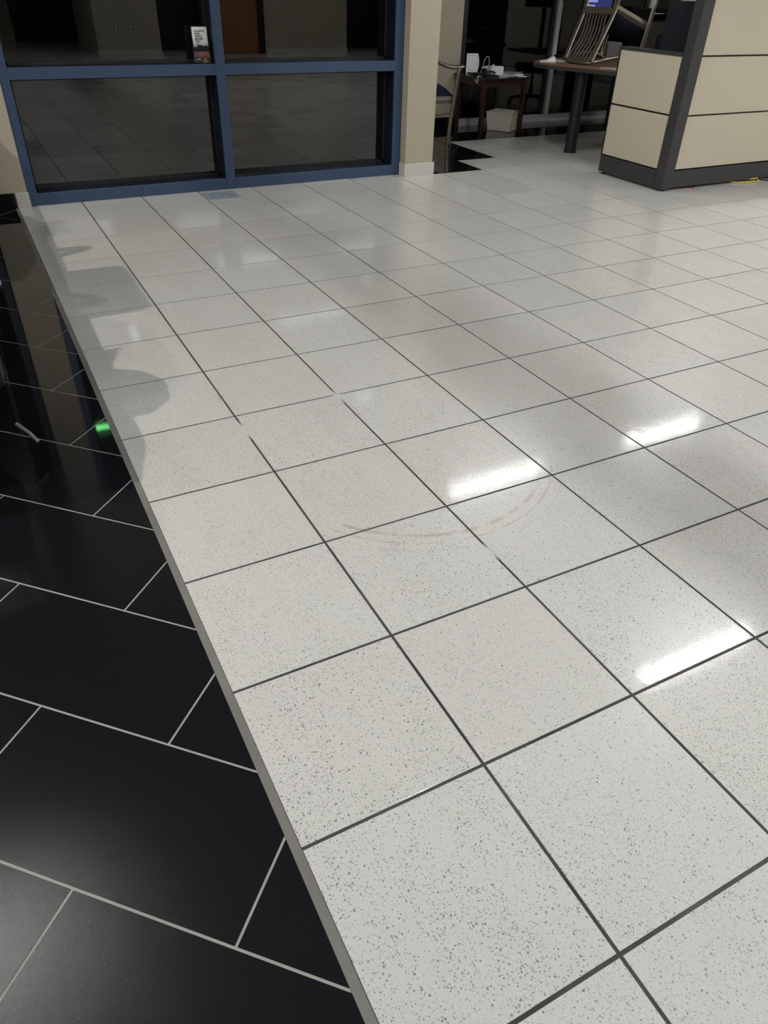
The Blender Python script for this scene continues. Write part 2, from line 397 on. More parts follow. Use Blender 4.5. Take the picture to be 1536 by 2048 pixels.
# base tiles
def base(side, runs, m, h=.105, gap=.31):
    b = nb()
    for (x0, y0, x1, y1) in runs:
        L = max(x1 - x0, y1 - y0); n = max(1, round(L / gap)); ax = (x1 - x0) > (y1 - y0)
        for k in range(n):
            if ax: box(b, x0 + L * k / n + .0015, y0, 0, x0 + L * (k + 1) / n - .0015, y1, h, .002)
            else: box(b, x0, y0 + L * k / n + .0015, 0, x1, y0 + L * (k + 1) / n - .0015, h, .002)
    return struct(obj('baseboard_' + side, b, m), None, 'baseboard')
base('front_left', [(.0, 6.014, .096, 6.0295)], M_base)['label'] = 'pale speckled base tile at foot of left pier'
base('left_black', [(-.2, 6.014, -.003, 6.0295)], M_black)['label'] = 'black base tile at foot of left pier'
b = base('front_right', [(3.248, 5.927, 3.562, 5.9445)], M_base, gap=.5); b['label'] = 'pale speckled base tile at foot of right pier'
base('right_side', [(3.248, 5.9455, 3.2615, 6.035)], M_base, gap=.5)
base('rear_alcove', [(3.5, 8.182, 5.215, 8.1995)], M_black)['label'] = 'black base tiles along the alcove wall'
base('back', [(2.725, YB + .001, 4.05, YB + .014), (6.38, YB + .001, 8.40, YB + .014), (9.9, YB + .001, 10.5, YB + .014), (2.72, YB - 2.5, 2.739, YB)], M_base)['label'] = 'pale base tiles along the back wall'
base('recess', [(-.5, -9.599, 1.49, -9.585)], M_base)

# ------------------------------------------------------------------ blue window
def window_blue():
    wn = empty('window_1', (0, 0, 0)); struct(wn, 'blue framed window with dark reflecting glass', 'window')
    b = nb(); d0, d1_ = YF, YF + .150; e = .002
    Z2 = 2.75
    verts = [(.088, .152), (1.622, 1.697), (3.178, 3.258)]
    for k, (a, c) in enumerate(verts): box(b, a, d0, 0, c, d1_, Z2, .003)
    for (a, c) in ((.152, 1.622), (1.697, 3.178)):
        box(b, a - e, d0 + .003, 0, c + e, d1_, .085, .003)
        box(b, a - e, d0 + .003, .822, c + e, d1_, .897, .003)
        box(b, a - e, d0 + .003, 2.62, c + e, d1_, Z2)
    obj('frame', b, M_blue, wn)
    s = nb(); gk = nb()
    for (a, c) in ((.152, 1.622), (1.697, 3.178)):
        for z0, z1 in ((.085, .822), (.897, 2.62)):
            for (x0, x1, q0, q1) in ((a - .001, a + .003, z0, z1), (c - .003, c + .001, z0, z1), (a, c, z0 - .004, z0 + .002), (a, c, z1 - .002, z1 + .004)):
                box(s, x0, d0 + .016, q0, x1, d1_ + .004, q1)
            for (x0, x1, q0, q1) in ((a, a + .02, z0, z1), (c - .02, c, z0, z1), (a, c, z0, z0 + .02), (a, c, z1 - .02, z1)):
                box(gk, x0, d1_ + .004, q0, x1, d1_ + .014, q1)
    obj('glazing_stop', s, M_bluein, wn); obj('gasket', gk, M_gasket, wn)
    for (a, c) in ((.152, 1.622), (1.697, 3.178)):
        for z0, z1 in ((.085, .822), (.897, 2.62)):
            bx('pane', (a + .004, d1_ + .0145, z0 + .004, c - .004, d1_ + .0225, z1 - .004), M_glass, wn)
    b = nb()
    for k, (a, c) in enumerate(verts): box(b, a, d1_ + .024, 0, c, d1_ + .15, Z2)
    for z0, z1 in ((0, .085), (.822, .897)): box(b, .152, d1_ + .024, z0, 3.178, d1_ + .15, z1)
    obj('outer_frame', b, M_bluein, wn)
window_blue()
# dark window left of the pier
wl = empty('window_2', (0, 0, 0)); struct(wl, 'dark window left of the beige pier', 'window')
b = nb(); box(b, -6.0, 6.1, 0, -.19, 6.25, .1); box(b, -6.0, 6.1, 3.2, -.19, 6.25, 4.4); box(b, -.26, 6.1, .1, -.19, 6.25, 3.2); box(b, -2.2, 6.1, .1, -2.13, 6.25, 3.2); box(b, -4.2, 6.1, .1, -4.13, 6.25, 3.2)
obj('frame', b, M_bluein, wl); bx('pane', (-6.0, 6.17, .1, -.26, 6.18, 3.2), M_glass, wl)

# ------------------------------------------------------------------ aluminium window behind the desks
wa = empty('window_3', (0, 0, 0)); struct(wa, 'aluminium framed black window behind the side table', 'window')
b = nb(); YC = 8.2
box(b, 5.22, YC, 0, 10.6, YC + .12, .075, .003); box(b, 5.22, YC - .012, .0, 10.6, YC - .0005, .03)
obj('sill_rail', b, M_alu, wa)
for x in (5.222, 6.575, 8.06, 9.55):
    b = nb(); box(b, x, YC + .003, .075, x + .062, YC + .12, 2.75, .003); obj('mullion', b, M_alu if x > 6 else M_gasket, wa)
    if x > 6: obj('glazing_stop', box(nb(), x - .05, YC + .04, .075, x - .001, YC + .12, 2.75), M_gasket, wa)
bx('head_rail', (5.22, YC, 2.75, 10.6, YC + .12, 2.83), M_alu, wa)
for a, c in ((5.285, 6.52), (6.64, 8.01), (8.125, 9.50), (9.615, 10.6)): bx('pane', (a - .004, YC + .055, .07, c + .004, YC + .063, 2.76), M_glass_c, wa)
wall('rear_header', [(5.22, 8.2, 2.83, 10.6, 8.4, 4.4)])
bx('lock', (6.612, YC - .012, 1.27, 6.634, YC + .002, 1.33), M_chrome, wa, .003)

# ------------------------------------------------------------------ pendant lamps (outside the frame, some seen as floor reflections, some added as fill)
def pendant(x, y, label, z=3.0, L=1.2, W=.12):
    o = tag(empty('pendant_light', (x, y, z)), label, 'lamp', 'linear pendant lamps')
    b = nb(); box(b, -L / 2 - .03, -W / 2 - .025, .004, L / 2 + .03, W / 2 + .025, .09, .006); obj('housing', b, M_lampb, o)
    bx('diffuser', (-L / 2, -W / 2, -.002, L / 2, W / 2, .0035), M_lamp, o)
    for s in (-1, 1): obj('cable', tube(nb(), [(s * L * .4, 0, .085), (s * L * .4, 0, 4.4 - z)], .003, 6), M_chrome, o)
for x, y in ((6.2, .85), (7.9, .85), (9.4, 1.0), (10.0, 5.02)): pendant(x, y, 'added unseen fill lamp that brightens the tall partition')  # unseen fill lamps, added to brighten the partition and far floor
k = 0
for x in (4.08, 6.55, 9.0):
    for y in (5.02, 2.13, -1.0, -4.0):
        if x > 8 and y > 5: continue
        pendant(x, y, 'white linear pendant lamp hanging over the desks and aisle'); k += 1
for x, y in ((-1.45, 2.2), (-3.6, 2.2), (-.8, -1.6), (-3.2, -1.4), (1.6, -4.4), (-1.2, -4.4)):
    pendant(x, y, 'white linear pendant lamp hanging over the car display side')

# ------------------------------------------------------------------ exit sign in the vestibule (seen as a green glint on the black tiles)
ex = tag(empty('exit_sign', (.37, 7.9, 2.86)), 'green lit EXIT sign hanging in the vestibule', 'exit sign')
M_exit = mat('green exit lettering', (.02, .2, .05), .5, emit=(.25, 1, .30), es=30)
bx('housing', (-.12, 0, 0, .12, .05, .17), M_whitep, ex, .004); bx('hanger', (-.02, .01, .171, .02, .04, 1.54), M_whitep, ex)
text('lettering', 'EXIT', .075, Matrix.Translation((-.07, -.002, .05)) @ Matrix.Rotation(PI / 2, 4, 'X'), M_exit, ex, .004, .001)

# ------------------------------------------------------------------ floor register and brochure
v = tag(empty('floor_register', (1.512, 5.852, 0)), 'small blue grey floor register in front of the blue window', 'floor vent')
b = nb(); box(b, -.132, -.118, -.002, .132, .118, .004, .0015); obj('plate', b, M_vent, v)
b = nb()
for x in (-.07, .0, .07): box(b, x - .004, -.07, .003, x + .004, .07, .0046)
obj('slot', b, M_greyp, v)

def brochure():
    hx, hy, hz = 1.542, 6.105, .897
    h = tag(empty('brochure_holder', (hx, hy, hz)), 'clear acrylic brochure holder standing on the blue window rail', 'brochure holder')
    b = nb(); box(b, -.066, -.022, 0, .066, .022, .004); box(b, -.066, -.022, .004, -.063, .022, .16); box(b, .063, -.022, .004, .066, .022, .16)
    box(b, -.063, -.022, .004, .063, -.019, .13); obj('tray', b, M_clear, h)
    bx('back_plate', (-.0625, .019, .004, .0625, .022, .235), M_clear, h)
    p = tag(empty('brochure', (hx, hy, hz + .005)), 'brochure reading FIND WHAT MOVES YOU in the acrylic holder', 'brochure')
    p.rotation_euler = (math.radians(-3), 0, 0)
    W = .057; H = .228
    bx('sheet', (-W, -.004, 0, W, .004, H), M_paper, p)
    F = Matrix.Translation((-W, -.0042, 0)) @ Matrix.Rotation(PI / 2, 4, 'X')
    ink = mat('black ink', (.012, .012, .014), .6)
    def at(u, vv): return F @ Matrix.Translation((u, vv, 0))
    text('heading', '[newsparts]', .0165, at(.014, .197), ink, p, .0004)
    for i, s in enumerate(('FIND', 'WHAT', 'MOVES', 'YOU')): text('slogan', s, .0185, at(.018, .178 - i * .0165), ink, p, .0008)
    def flat(name, pts, m, lift=0.0003):
        b = nb(); prism(b, pts, .0002, lift + .0003, F); obj(name, b, m, p)
    crowd = mat('crowd photo', (.025, .022, .03), .6)
    pts = [(.0, .070), (.0, .099), (.012, .101), (.022, .098), (.026, .105), (.031, .104), (.034, .112), (.039, .127), (.042, .126), (.044, .112), (.05, .108), (.055, .116), (.062, .114),
           (.066, .106), (.074, .112), (.080, .104), (.088, .106), (.094, .114), (.102, .112), (.107, .104), (.114, .102), (.114, .070)]
    flat('crowd_picture', pts, crowd)
    flat('orange_band', [(0, .036), (.114, .036), (.114, .070), (0, .070)], noisy('orange print', (.62, .17, .07), (.55, .20, .16), 40, .6), .0003)
    flat('violet_block', [(.002, .036), (.034, .036), (.034, .070), (.002, .070)], noisy('violet print', (.36, .22, .36), (.12, .07, .2), 120, .6), .0006)
    flat('dark_band', [(0, .0), (.114, .0), (.114, .036), (0, .036)], mat('dark print', (.05, .035, .03), .6), .0003)
    flat('pale_caption', [(.016, .018), (.044, .018), (.044, .026), (.016, .026)], M_paper, .0007)
    n = 16; skin = mat('portrait print', (.62, .33, .25), .6)
    flat('portrait', [(.060, .0), (.064, .013), (.073, .020), (.071, .030), (.079, .038), (.088, .031), (.087, .021), (.096, .013), (.101, .0)], skin, .0007)
    flat('portrait_hair', [(.066, .028), (.068, .039), (.079, .046), (.090, .040), (.093, .028), (.086, .036), (.073, .036)], mat('hair print', (.03, .012, .01), .6), .0010)
brochure()

# ------------------------------------------------------------------ office panels
def cubicle():
    o = tag(empty('cubicle_partition', (5.155, 4.65, 0)), 'beige fabric office partition with charcoal frame, low side and tall side', 'office partition')
    ox, oy = 5.155, 4.65
    def L(x0, y0, z0, x1, y1, z1): return (x0 - ox, y0 - oy, z0, x1 - ox, y1 - oy, z1)
    bx('corner_post', L(5.10, 4.60, .015, 5.215, 4.705, 1.78), M_char, o, .008)
    Z = [.165, .587, 1.015, 1.44, 1.76]
    # tall run along +X
    b = nb(); box(b, *L(5.218, 4.632, .165, 8.4, 4.70, 1.76)); obj('tall_core', b, M_chard, o)
    b = nb(); box(b, *L(5.217, 4.612, .022, 8.4, 4.705, .160), bev=.003); obj('tall_base', b, M_char, o)
    for k in range(4):
        for x0, x1 in ((5.22, 6.72), (6.735, 8.4)):
            b = nb(); box(b, *L(x0, 4.614, Z[k] + .006, x1, 4.6315, Z[k + 1] - .006), bev=.004); obj('fabric_tile', b, M_fab, o)
    bx('tall_cap', L(5.216, 4.61, 1.762, 8.4, 4.71, 1.785), M_char, o, .004)
    # low run along +Y
    b = nb(); box(b, *L(5.118, 4.708, .165, 5.185, 5.42, 1.0)); obj('low_core', b, M_chard, o)
    b = nb(); box(b, *L(5.10, 4.707, .022, 5.19, 5.432, .160), bev=.003); obj('low_base', b, M_char, o)
    for k in range(2):
        b = nb(); box(b, *L(5.1, 4.712, Z[k] + .006, 5.1175, 5.418, Z[k + 1] - .008), bev=.004); obj('fabric_tile', b, M_fab, o)
    bx('low_cap', L(5.094, 4.707, 1.008, 5.20, 5.436, 1.03), M_char, o, .004)
    bx('end_trim', L(5.098, 5.4195, .161, 5.19, 5.434, 1.007), M_chard, o, .003)
    # inner screen standing on the low run
    bx('inner_screen', L(5.205, 4.72, .70, 5.26, 5.075, 1.37), M_fabd, o, .004)
    bx('fabric_tile', L(5.205, 4.72, 1.372, 5.26, 4.955, 1.76), M_fab, o, .003)
    for x, y in ((5.13, 5.38), (5.16, 4.645), (6.7, 4.66), (8.3, 4.66)):
        obj('levelling_foot', lathe(nb(), [(.022, 0), (.022, .008), (.007, .010), (.007, .03)], 12, Matrix.Translation((x - ox, y - oy, 0))), M_chard, o, True)
cubicle()
def cord(name, pts, r, m, label, cat, group=None, sm=8):
    return tag(obj(name, tube(nb(), pts, r, 8, sm), m, None, True), label, cat, group)
cord('cable', [(6.00, 4.68, .012), (6.05, 4.60, .007), (6.14, 4.572, .007), (6.22, 4.574, .007), (6.32, 4.585, .007), (6.40, 4.66, .014)], .0065, M_yellow, 'yellow cable poking out lowest under the tall beige partition', 'cable')
cord('cable', [(6.12, 4.68, .018), (6.19, 4.635, .026), (6.28, 4.612, .022), (6.36, 4.622, .024), (6.42, 4.67, .014)], .0065, M_yellow, 'second yellow cable looped over the first under the partition', 'cable')
cord('cable', [(6.38, 4.68, .015), (6.40, 4.60, .008), (6.45, 4.56, .007), (6.50, 4.60, .012), (6.47, 4.67, .016)], .005, M_chard, 'black cable end under the tall partition right of the yellow ones', 'cable')
cord('cable', [(5.42, 4.70, .008), (5.46, 4.625, .005), (5.52, 4.612, .005), (5.58, 4.68, .008)], .004, M_red, 'thin red cable under the tall partition near its corner', 'cable')

# ------------------------------------------------------------------ metal armchairs
def make_chair(label):
    o = tag(empty('metal_armchair'), label, 'chair')
    hw = .27
    # continuous arm and top rail
    P = [(hw, .30, .730), (hw, .22, .724), (hw, .11, .736), (hw, .0, .772), (hw - .012, -.10, .815), (hw - .035, -.20, .868), (hw - .10, -.27, .912), (.08, -.305, .930)]
    P = P + [(-x, y, z) for x, y, z in P[::-1]]
    obj('arm_rail', tube(nb(), P, .016, 12, 5, flat=(.026, .019)), M_bronze, o, True)
    for s in (-1, 1):
        obj('front_leg', tube(nb(), [(s * hw, .17, .0), (s * hw, .19, .25), (s * hw, .225, .50), (s * hw, .255, .715)], .014, 12, 4, flat=(.025, .014), up=(1, 0, 0)), M_bronze, o, True)
        obj('rear_leg', tube(nb(), [(s * .245, -.34, 0), (s * .225, -.27, .30), (s * .215, -.245, .46), (s * .205, -.27, .72), (s * .195, -.287, .905)], .013, 12, 4, flat=(.028, .013), up=(0, 1, 0)), M_bronze, o, True)
        obj('brass_joint', lathe(nb(), [(.019, -.008), (.021, 0), (.019, .008)], 12, Matrix.Translation((s * hw, .253, .70))), M_brass, o, True)
        obj('side_apron', tube(nb(), [(s * .222, -.235, .425), (s * .248, .205, .425)], .02, 4, 0, flat=(.012, .034)), M_bronze, o)
    obj('rear_apron', box(nb(), -.215, -.262, .425, .215, -.238, .485, .004), M_bronze, o)
    obj('front_apron', box(nb(), -.255, .188, .40, .255, .21, .45, .004), M_bronze, o)
    for i in range(7):
        x = -.135 + i * .045
        obj('slat', tube(nb(), [(x, -.248, .478), (x, -.252, .52), (x * 1.02, -.235, .60), (x * 1.05, -.235, .70), (x * 1.1, -.272, .83), (x * 1.1, -.300, .920)], .009, 8, 4), M_bronze, o, True)
    b = nb(); n = 12; vs = {}
    for i in range(n + 1):
        for j in range(n + 1):
            u = i / n * 2 - 1; v = j / n * 2 - 1
            e = max(abs(u), abs(v)); z = .452 + .108 * (1 - abs(u) ** 3.2) ** .6 * (1 - abs(v) ** 3.2) ** .6 + .014
            ww = .245 - .02 * (1 - v) / 2
            vs[i, j] = b.verts.new((u * ww, v * .225 - .015, z))
    for i in range(n):
        for j in range(n): b.faces.new((vs[i, j], vs[i + 1, j], vs[i + 1, j + 1], vs[i, j + 1]))
    bd = [e for e in b.edges if e.is_boundary]
    r = bmesh.ops.extrude_edge_only(b, edges=bd); nv = [x for x in r['geom'] if isinstance(x, bmesh.types.BMVert)]
    for v_ in nv: v_.co.z = .446
    bmesh.ops.holes_fill(b, edges=[e for e in b.edges if e.is_boundary])
    obj('seat_cushion', b, M_navy, o, True)
    return o
def copy_tree(o, parent=None):
    c = o.copy(); C.objects.link(c)
    if parent: c.parent = parent
    for ch in list(o.children): copy_tree(ch, c)
    return c
ch = make_chair('metal armchair with navy seat standing beside the beige pier')
CX, CY = 4.315, 7.46
ch.matrix_world = Matrix.Translation((CX, CY, 0)) @ Matrix.Rotation(-PI / 2, 4, 'Z')
c2 = copy_tree(ch); c2['label'] = 'metal armchair with navy seat turned upside down on the laminate table'
TZ = .795
tilt = math.atan((.930 - .730) / .605)
# upside down: flip about the chair's front axis, tip it onto arm fronts and top rail
flip = Matrix.Rotation(PI, 4, 'Y')
tip = Matrix.Rotation(-tilt, 4, 'X')
Mx = Matrix.Rotation(math.radians(-90 + 2), 4, 'Z') @ tip @ flip
low = min((Mx @ Vector(p)).z for p in ((0, -.305, .946), (.27, .30, .746), (.27, .25, .744)))
tp = Mx @ Vector((0, -.305, .93))
c2.matrix_world = Mx
bpy.context.view_layer.update()
low = min((k.matrix_world @ v.co).z for k in c2.children for v in k.data.vertices)
c2.matrix_world = Matrix.Translation((5.55 - tp.x, 6.53 - tp.y, TZ - low + .0005)) @ Mx

# ------------------------------------------------------------------ workstation table
def wtable():
    o = tag(empty('peninsula_table', (5.515, 6.36, 0)), 'brown laminate table on thick black post leg beside the low partition', 'table')
    pts = [(5.66, 5.50), (5.56, 5.80), (5.44, 6.12), (5.34, 6.39), (5.245, 6.62), (5.225, 6.70), (5.235, 6.79), (5.28, 6.87), (5.36, 6.94), (5.50, 7.02), (5.95, 7.24), (6.6, 7.26), (6.6, 5.50)]
    pts = [(x - 5.515, y - 6.36) for x, y in pts]
    obj('table_top', prism(nb(), pts, TZ - .012, TZ), M_wood, o)
    cx = sum(p[0] for p in pts) / len(pts); cy = sum(p[1] for p in pts) / len(pts)
    edge = [(x, y) for x, y in pts]
    obj('edge_band', prism(nb(), [(cx + (x - cx) * 1.006, cy + (y - cy) * 1.006) for x, y in edge], TZ - .045, TZ - .0121), M_char, o)
    obj('leg', lathe(nb(), [(.066, 0), (.066, .012), (.061, .014), (.061, TZ - .0452)], 28), M_chard, o, True)
    obj('leg', lathe(nb(), [(.04, 0), (.04, TZ - .0452)], 20, Matrix.Translation((.98, -.75, 0))), M_chard, o, True)
wtable()
def sheet(name, cx, cy, z, w, h, rz, m, label, cat, t=.0015, group=None, curl=0):
    b = nb(); n = 6; top = []
    for i in range(n + 1):
        row = []
        for j in range(2):
            u = i / n; row.append(b.verts.new((-w / 2 + u * w, -h / 2 + j * h, t + curl * max(0, u - .55) ** 2)))
        top.append(row)
    for i in range(n): b.faces.new((top[i][0], top[i + 1][0], top[i + 1][1], top[i][1]))
    r = bmesh.ops.extrude_face_region(b, geom=b.faces[:])
    bmesh.ops.translate(b, vec=(0, 0, -t), verts=[v for v in r['geom'] if isinstance(v, bmesh.types.BMVert)])
    o = obj(name, b, m); o.location = (cx, cy, z); o.rotation_euler = (0, 0, rz); return tag(o, label, cat, group)
sheet('paper', 5.40, 6.80, TZ, .21, .16, 1.0, M_paper, 'white sheet of paper at the tip of the laminate table', 'paper')
sheet('paper', 5.60, 6.86, TZ, .21, .28, .4, M_paper, 'white sheet lying behind the upturned chair on laminate table', 'paper', .002)
def folded(name, x, y, z, m, label):
    b = nb(); prism(b, [(-.06, 0), (.04, .0), (.032, .034), (.02, .040)], -.03, .03, Matrix.Rotation(PI / 2, 4, 'X'))
    o = obj(name, b, m); o.location = (x, y, z); o.rotation_euler = (0, 0, -.3); return tag(o, label, 'paper')
folded('folded_leaflet', 5.50, 6.865, TZ + .0018, M_paper, 'folded white leaflet standing up left of the upturned chair')
sheet('paper', 5.60, 6.02, TZ, .10, .24, .35, M_paper2, 'printed sheet on the laminate table against the low partition', 'paper', .004)
tag(bx('desktop_box', (6.30, 6.92, TZ + .0005, 6.50, 7.14, .95), M_greyp, None, .005), 'grey box on the laminate table behind the low partition', 'box')

# ------------------------------------------------------------------ cherry side table and what lies on it
def side_table():
    x0, y0, W, D, H = 5.15, 7.56, .60, .58, .575
    o = tag(empty('side_table', (x0, y0, 0)), 'small dark cherry wood side table against the black window', 'side table')
    obj('table_top', box(nb(), -.03, -.03, H - .02, W + .03, D + .02, H, .004), M_cherrytop, o)
    for (lx, ly) in ((0, 0), (W - .045, 0), (0, D - .045), (W - .045, D - .045)):
        obj('leg', box(nb(), lx, ly, 0, lx + .045, ly + .045, H - .0205, .003), M_cherry, o)
    obj('apron', box(nb(), .045, .008, H - .09, W - .045, .026, H - .021, .002), M_cherry, o)
    obj('apron', box(nb(), .045, D - .026, H - .09, W - .045, D - .008, H - .021, .002), M_cherry, o)
    obj('apron', box(nb(), .008, .045, H - .09, .026, D - .045, H - .021, .002), M_cherry, o)
    obj('apron', box(nb(), W - .026, .045, H - .09, W - .008, D - .045, H - .021, .002), M_cherry, o)
    return x0, y0, H
_, _, HT = side_table()
Z1 = HT + .0006
def rbox(name, cx, cy, z0, w, d, h, rz, m, label, cat, bev=.003):
    o = bx(name, (-w / 2, -d / 2, 0, w / 2, d / 2, h), m, None, bev); o.location = (cx, cy, z0); o.rotation_euler = (0, 0, rz); return tag(o, label, cat)
rbox('gift_box', 5.465, 7.81, Z1, .16, .09, .09, -.12, M_whitep, 'white cardboard box on the cherry side table', 'box')
# tent card stand with rounded border
def stand():
    o = tag(empty('tabletop_sign', (5.29, 8.04, Z1)), 'white arched tabletop sign at left of the cherry side table', 'tabletop sign'); o.rotation_euler = (0, 0, -.35)
    b = nb(); pts = [(-.075, .012), (.062, .012), (.075, .06), (.078, .11), (.070, .16), (.058, .20), (-.075, .20)]
    prism(b, pts, -.006, .006, Matrix.Rotation(PI / 2, 4, 'X'), .002); obj('card', b, M_whitep, o)
    f = nb()
    for a, c in (((-.062, .03), (.055, .03)), ((-.062, .182), (.05, .182))): tube(f, [(a[0], -.0068, a[1]), (c[0], -.0068, c[1])], .0016, 6)
    tube(f, [(.055, -.0068, .03), (.063, -.0068, .09), (.062, -.0068, .14), (.05, -.0068, .182)], .0016, 6, 4); obj('border_line', f, M_greyp, o)
    for s in (-.07, .055): obj('foot', box(nb(), s, -.03, 0, s + .012, .03, .0125, .002), M_whitep, o)
stand()
rbox('tray', 5.29, 7.90, Z1, .18, .12, .018, .3, M_chard, 'flat black tray in front of the white tabletop sign', 'tray')
# handheld terminal
def handset():
    o = tag(empty('telephone', (5.335, 7.70, Z1)), 'black telephone with pale keys at front of the cherry side table', 'telephone'); o.rotation_euler = (0, 0, -.25); o.scale = (.72, .72, .62)
    prism_pts = [(-.11, 0), (.11, 0), (.11, .022), (.02, .036), (-.11, .050)]
    b = nb(); prism(b, prism_pts, -.075, .075, Matrix.Rotation(PI / 2, 4, 'X'), .004); obj('body', b, M_chard, o)
    for i in range(4):
        for j in range(3): obj('key', box(nb(), .02 + i * .02, -.055 + j * .02, .027 - i * .0025, .034 + i * .02, -.041 + j * .02, .038 - i * .0027), M_greyp, o)
    obj('handset', tube(nb(), [(-.09, .055, .055), (-.06, .055, .07), (.0, .055, .072), (.05, .055, .066), (.085, .055, .045)], .018, 10, 4), M_chard, o, True)
    obj('red_button', box(nb(), -.03, -.05, .038, -.012, -.035, .048), M_red, o)
handset()
rbox('power_adapter', 5.19, 7.80, Z1, .07, .05, .035, .5, M_chard, 'black power adapter at the left edge of cherry side table', 'power adapter')
rbox('phone_charger', 5.575, 8.02, Z1, .026, .03, .085, 0, M_whitep, 'small white charger standing right of the white box', 'charger')
cord('charging_cable', [(5.36, 7.99, Z1 + .004), (5.38, 7.96, Z1 + .05), (5.40, 7.95, Z1 + .15), (5.44, 7.94, Z1 + .17), (5.455, 7.94, Z1 + .09), (5.42, 7.95, Z1 + .006), (5.38, 7.93, Z1 + .004), (5.34, 7.90, Z1 + .02)], .0028, M_whitep, 'white charging cable looping up behind the white box', 'cable')
cord('charging_cable', [(5.108, 7.68, Z1 - .02), (5.105, 7.66, Z1 - .045), (5.105, 7.63, Z1 - .05), (5.105, 7.62, Z1 - .02), (5.115, 7.65, Z1 + .006), (5.20, 7.72, Z1 + .004)], .004, M_whitep, 'white cable end curling over left edge of cherry side table', 'cable')
rbox('card_stand', 5.50, 8.04, Z1, .05, .04, .05, .2, M_greyp, 'small grey stand under the tilted white card', 'stand')
o = rbox('card', 5.505, 8.045, Z1 + .057, .13, .09, .004, .3, M_paper, 'white card lying on the small grey stand', 'card'); o.rotation_euler = (.08, -.10, .3)
sheet('magazine', 5.685, 7.84, Z1, .21, .27, -1.15, M_paper2, 'printed magazine open on the papers of cherry side table', 'magazine', .006, curl=.05)
bpy.data.objects['magazine'].location.z = Z1 + .013
sheet('paper_stack', 5.675, 7.83, Z1, .20, .27, -1.45, M_paper, 'stack of white papers on right of the cherry side table', 'papers', .012)
sheet('paper', 5.71, 7.64, Z1, .11, .10, -.1, M_paper, 'small white sheet at right front of cherry side table', 'paper', .004)
sheet('paper', 5.44, 7.605, Z1, .07, .07, .1, M_paper, 'small pale slip at front edge before the white box', 'paper', .002)
cord('cord', [(5.105, 7.74, .56), (5.095, 7.74, .40), (5.06, 7.9, .22), (4.98, 8.12, .15), (4.8, 8.178, .13), (4.55, 8.185, .145), (4.2, 8.185, .16)], .0035, M_chard, 'thin black power cord sagging along the beige alcove wall', 'cord')
# woven basket
def basket():
    o = tag(empty('wicker_basket', (5.60, 7.60, 0)), 'cream woven basket on black floor under the side table', 'basket')
    ang = math.atan2(.233, -.155); o.rotation_euler = (0, 0, ang - PI / 2)
    # local: near corner at origin, +Y along left long face, +X along the right face
    w, d, h, fl = .27, .28, .19, .022
    b = nb(); rows = 22
    rings = []
    for k in range(rows + 1):
        z = .004 + h * k / rows; e = fl * k / rows; wob = .0022 * (k % 2)
        pts = []
        N = 16
        def seg(a, c, flip):
            for q in range(N):
                t_ = q / N; bump_ = .0022 if (q + k) % 2 else 0
                pts.append((a[0] + (c[0] - a[0]) * t_, a[1] + (c[1] - a[1]) * t_, bump_, flip))
        seg((-e, -e), (w + e, -e), (0, -1)); seg((w + e, -e), (w + e, d + e), (1, 0)); seg((w + e, d + e), (-e, d + e), (0, 1)); seg((-e, d + e), (-e, -e), (-1, 0))
        rings.append([b.verts.new((x + n_[0] * bb, y + n_[1] * bb, z)) for x, y, bb, n_ in pts])
    M_ = len(rings[0])
    for q, s in zip(rings, rings[1:]):
        for k in range(M_): b.faces.new((q[k], q[(k + 1) % M_], s[(k + 1) % M_], s[k]))
    b.faces.new(rings[0][::-1])
    obj('body', b, M_wick, o)
    e = fl + .001; zt = h + .006
    obj('rim', tube(nb(), [(-e, -e, zt), (w + e, -e, zt), (w + e, d + e, zt), (-e, d + e, zt), (-e, -e, zt)], .007, 8), M_wick, o, True)
    obj('handle', tube(nb(), [(w * .3, -.030, .15), (w * .4, -.034, .165), (w * .6, -.034, .165), (w * .7, -.030, .15)], .005, 6, 3), M_wick, o, True)
    lin = nb(); n = 10; vs = {}
    for i in range(n + 1):
        for j in range(n + 1):
            vs[i, j] = lin.verts.new((-.012 + (w + .024) * i / n, -.012 + (d + .024) * j / n, h - .014 + random.uniform(-.012, .016)))
    for i in range(n):
        for j in range(n): lin.faces.new((vs[i, j], vs[i + 1, j], vs[i + 1, j + 1], vs[i, j + 1]))
    return o, lin
bk, lin = basket()
pl = obj('cloth', lin, mat('pale folded cloth', (.55, .58, .56), .8)); pl.matrix_world = Matrix.Translation(bk.location) @ Matrix.Rotation(bk.rotation_euler.z, 4, 'Z')
tag(pl, 'pale cloth filling the top of the cream basket', 'cloth')

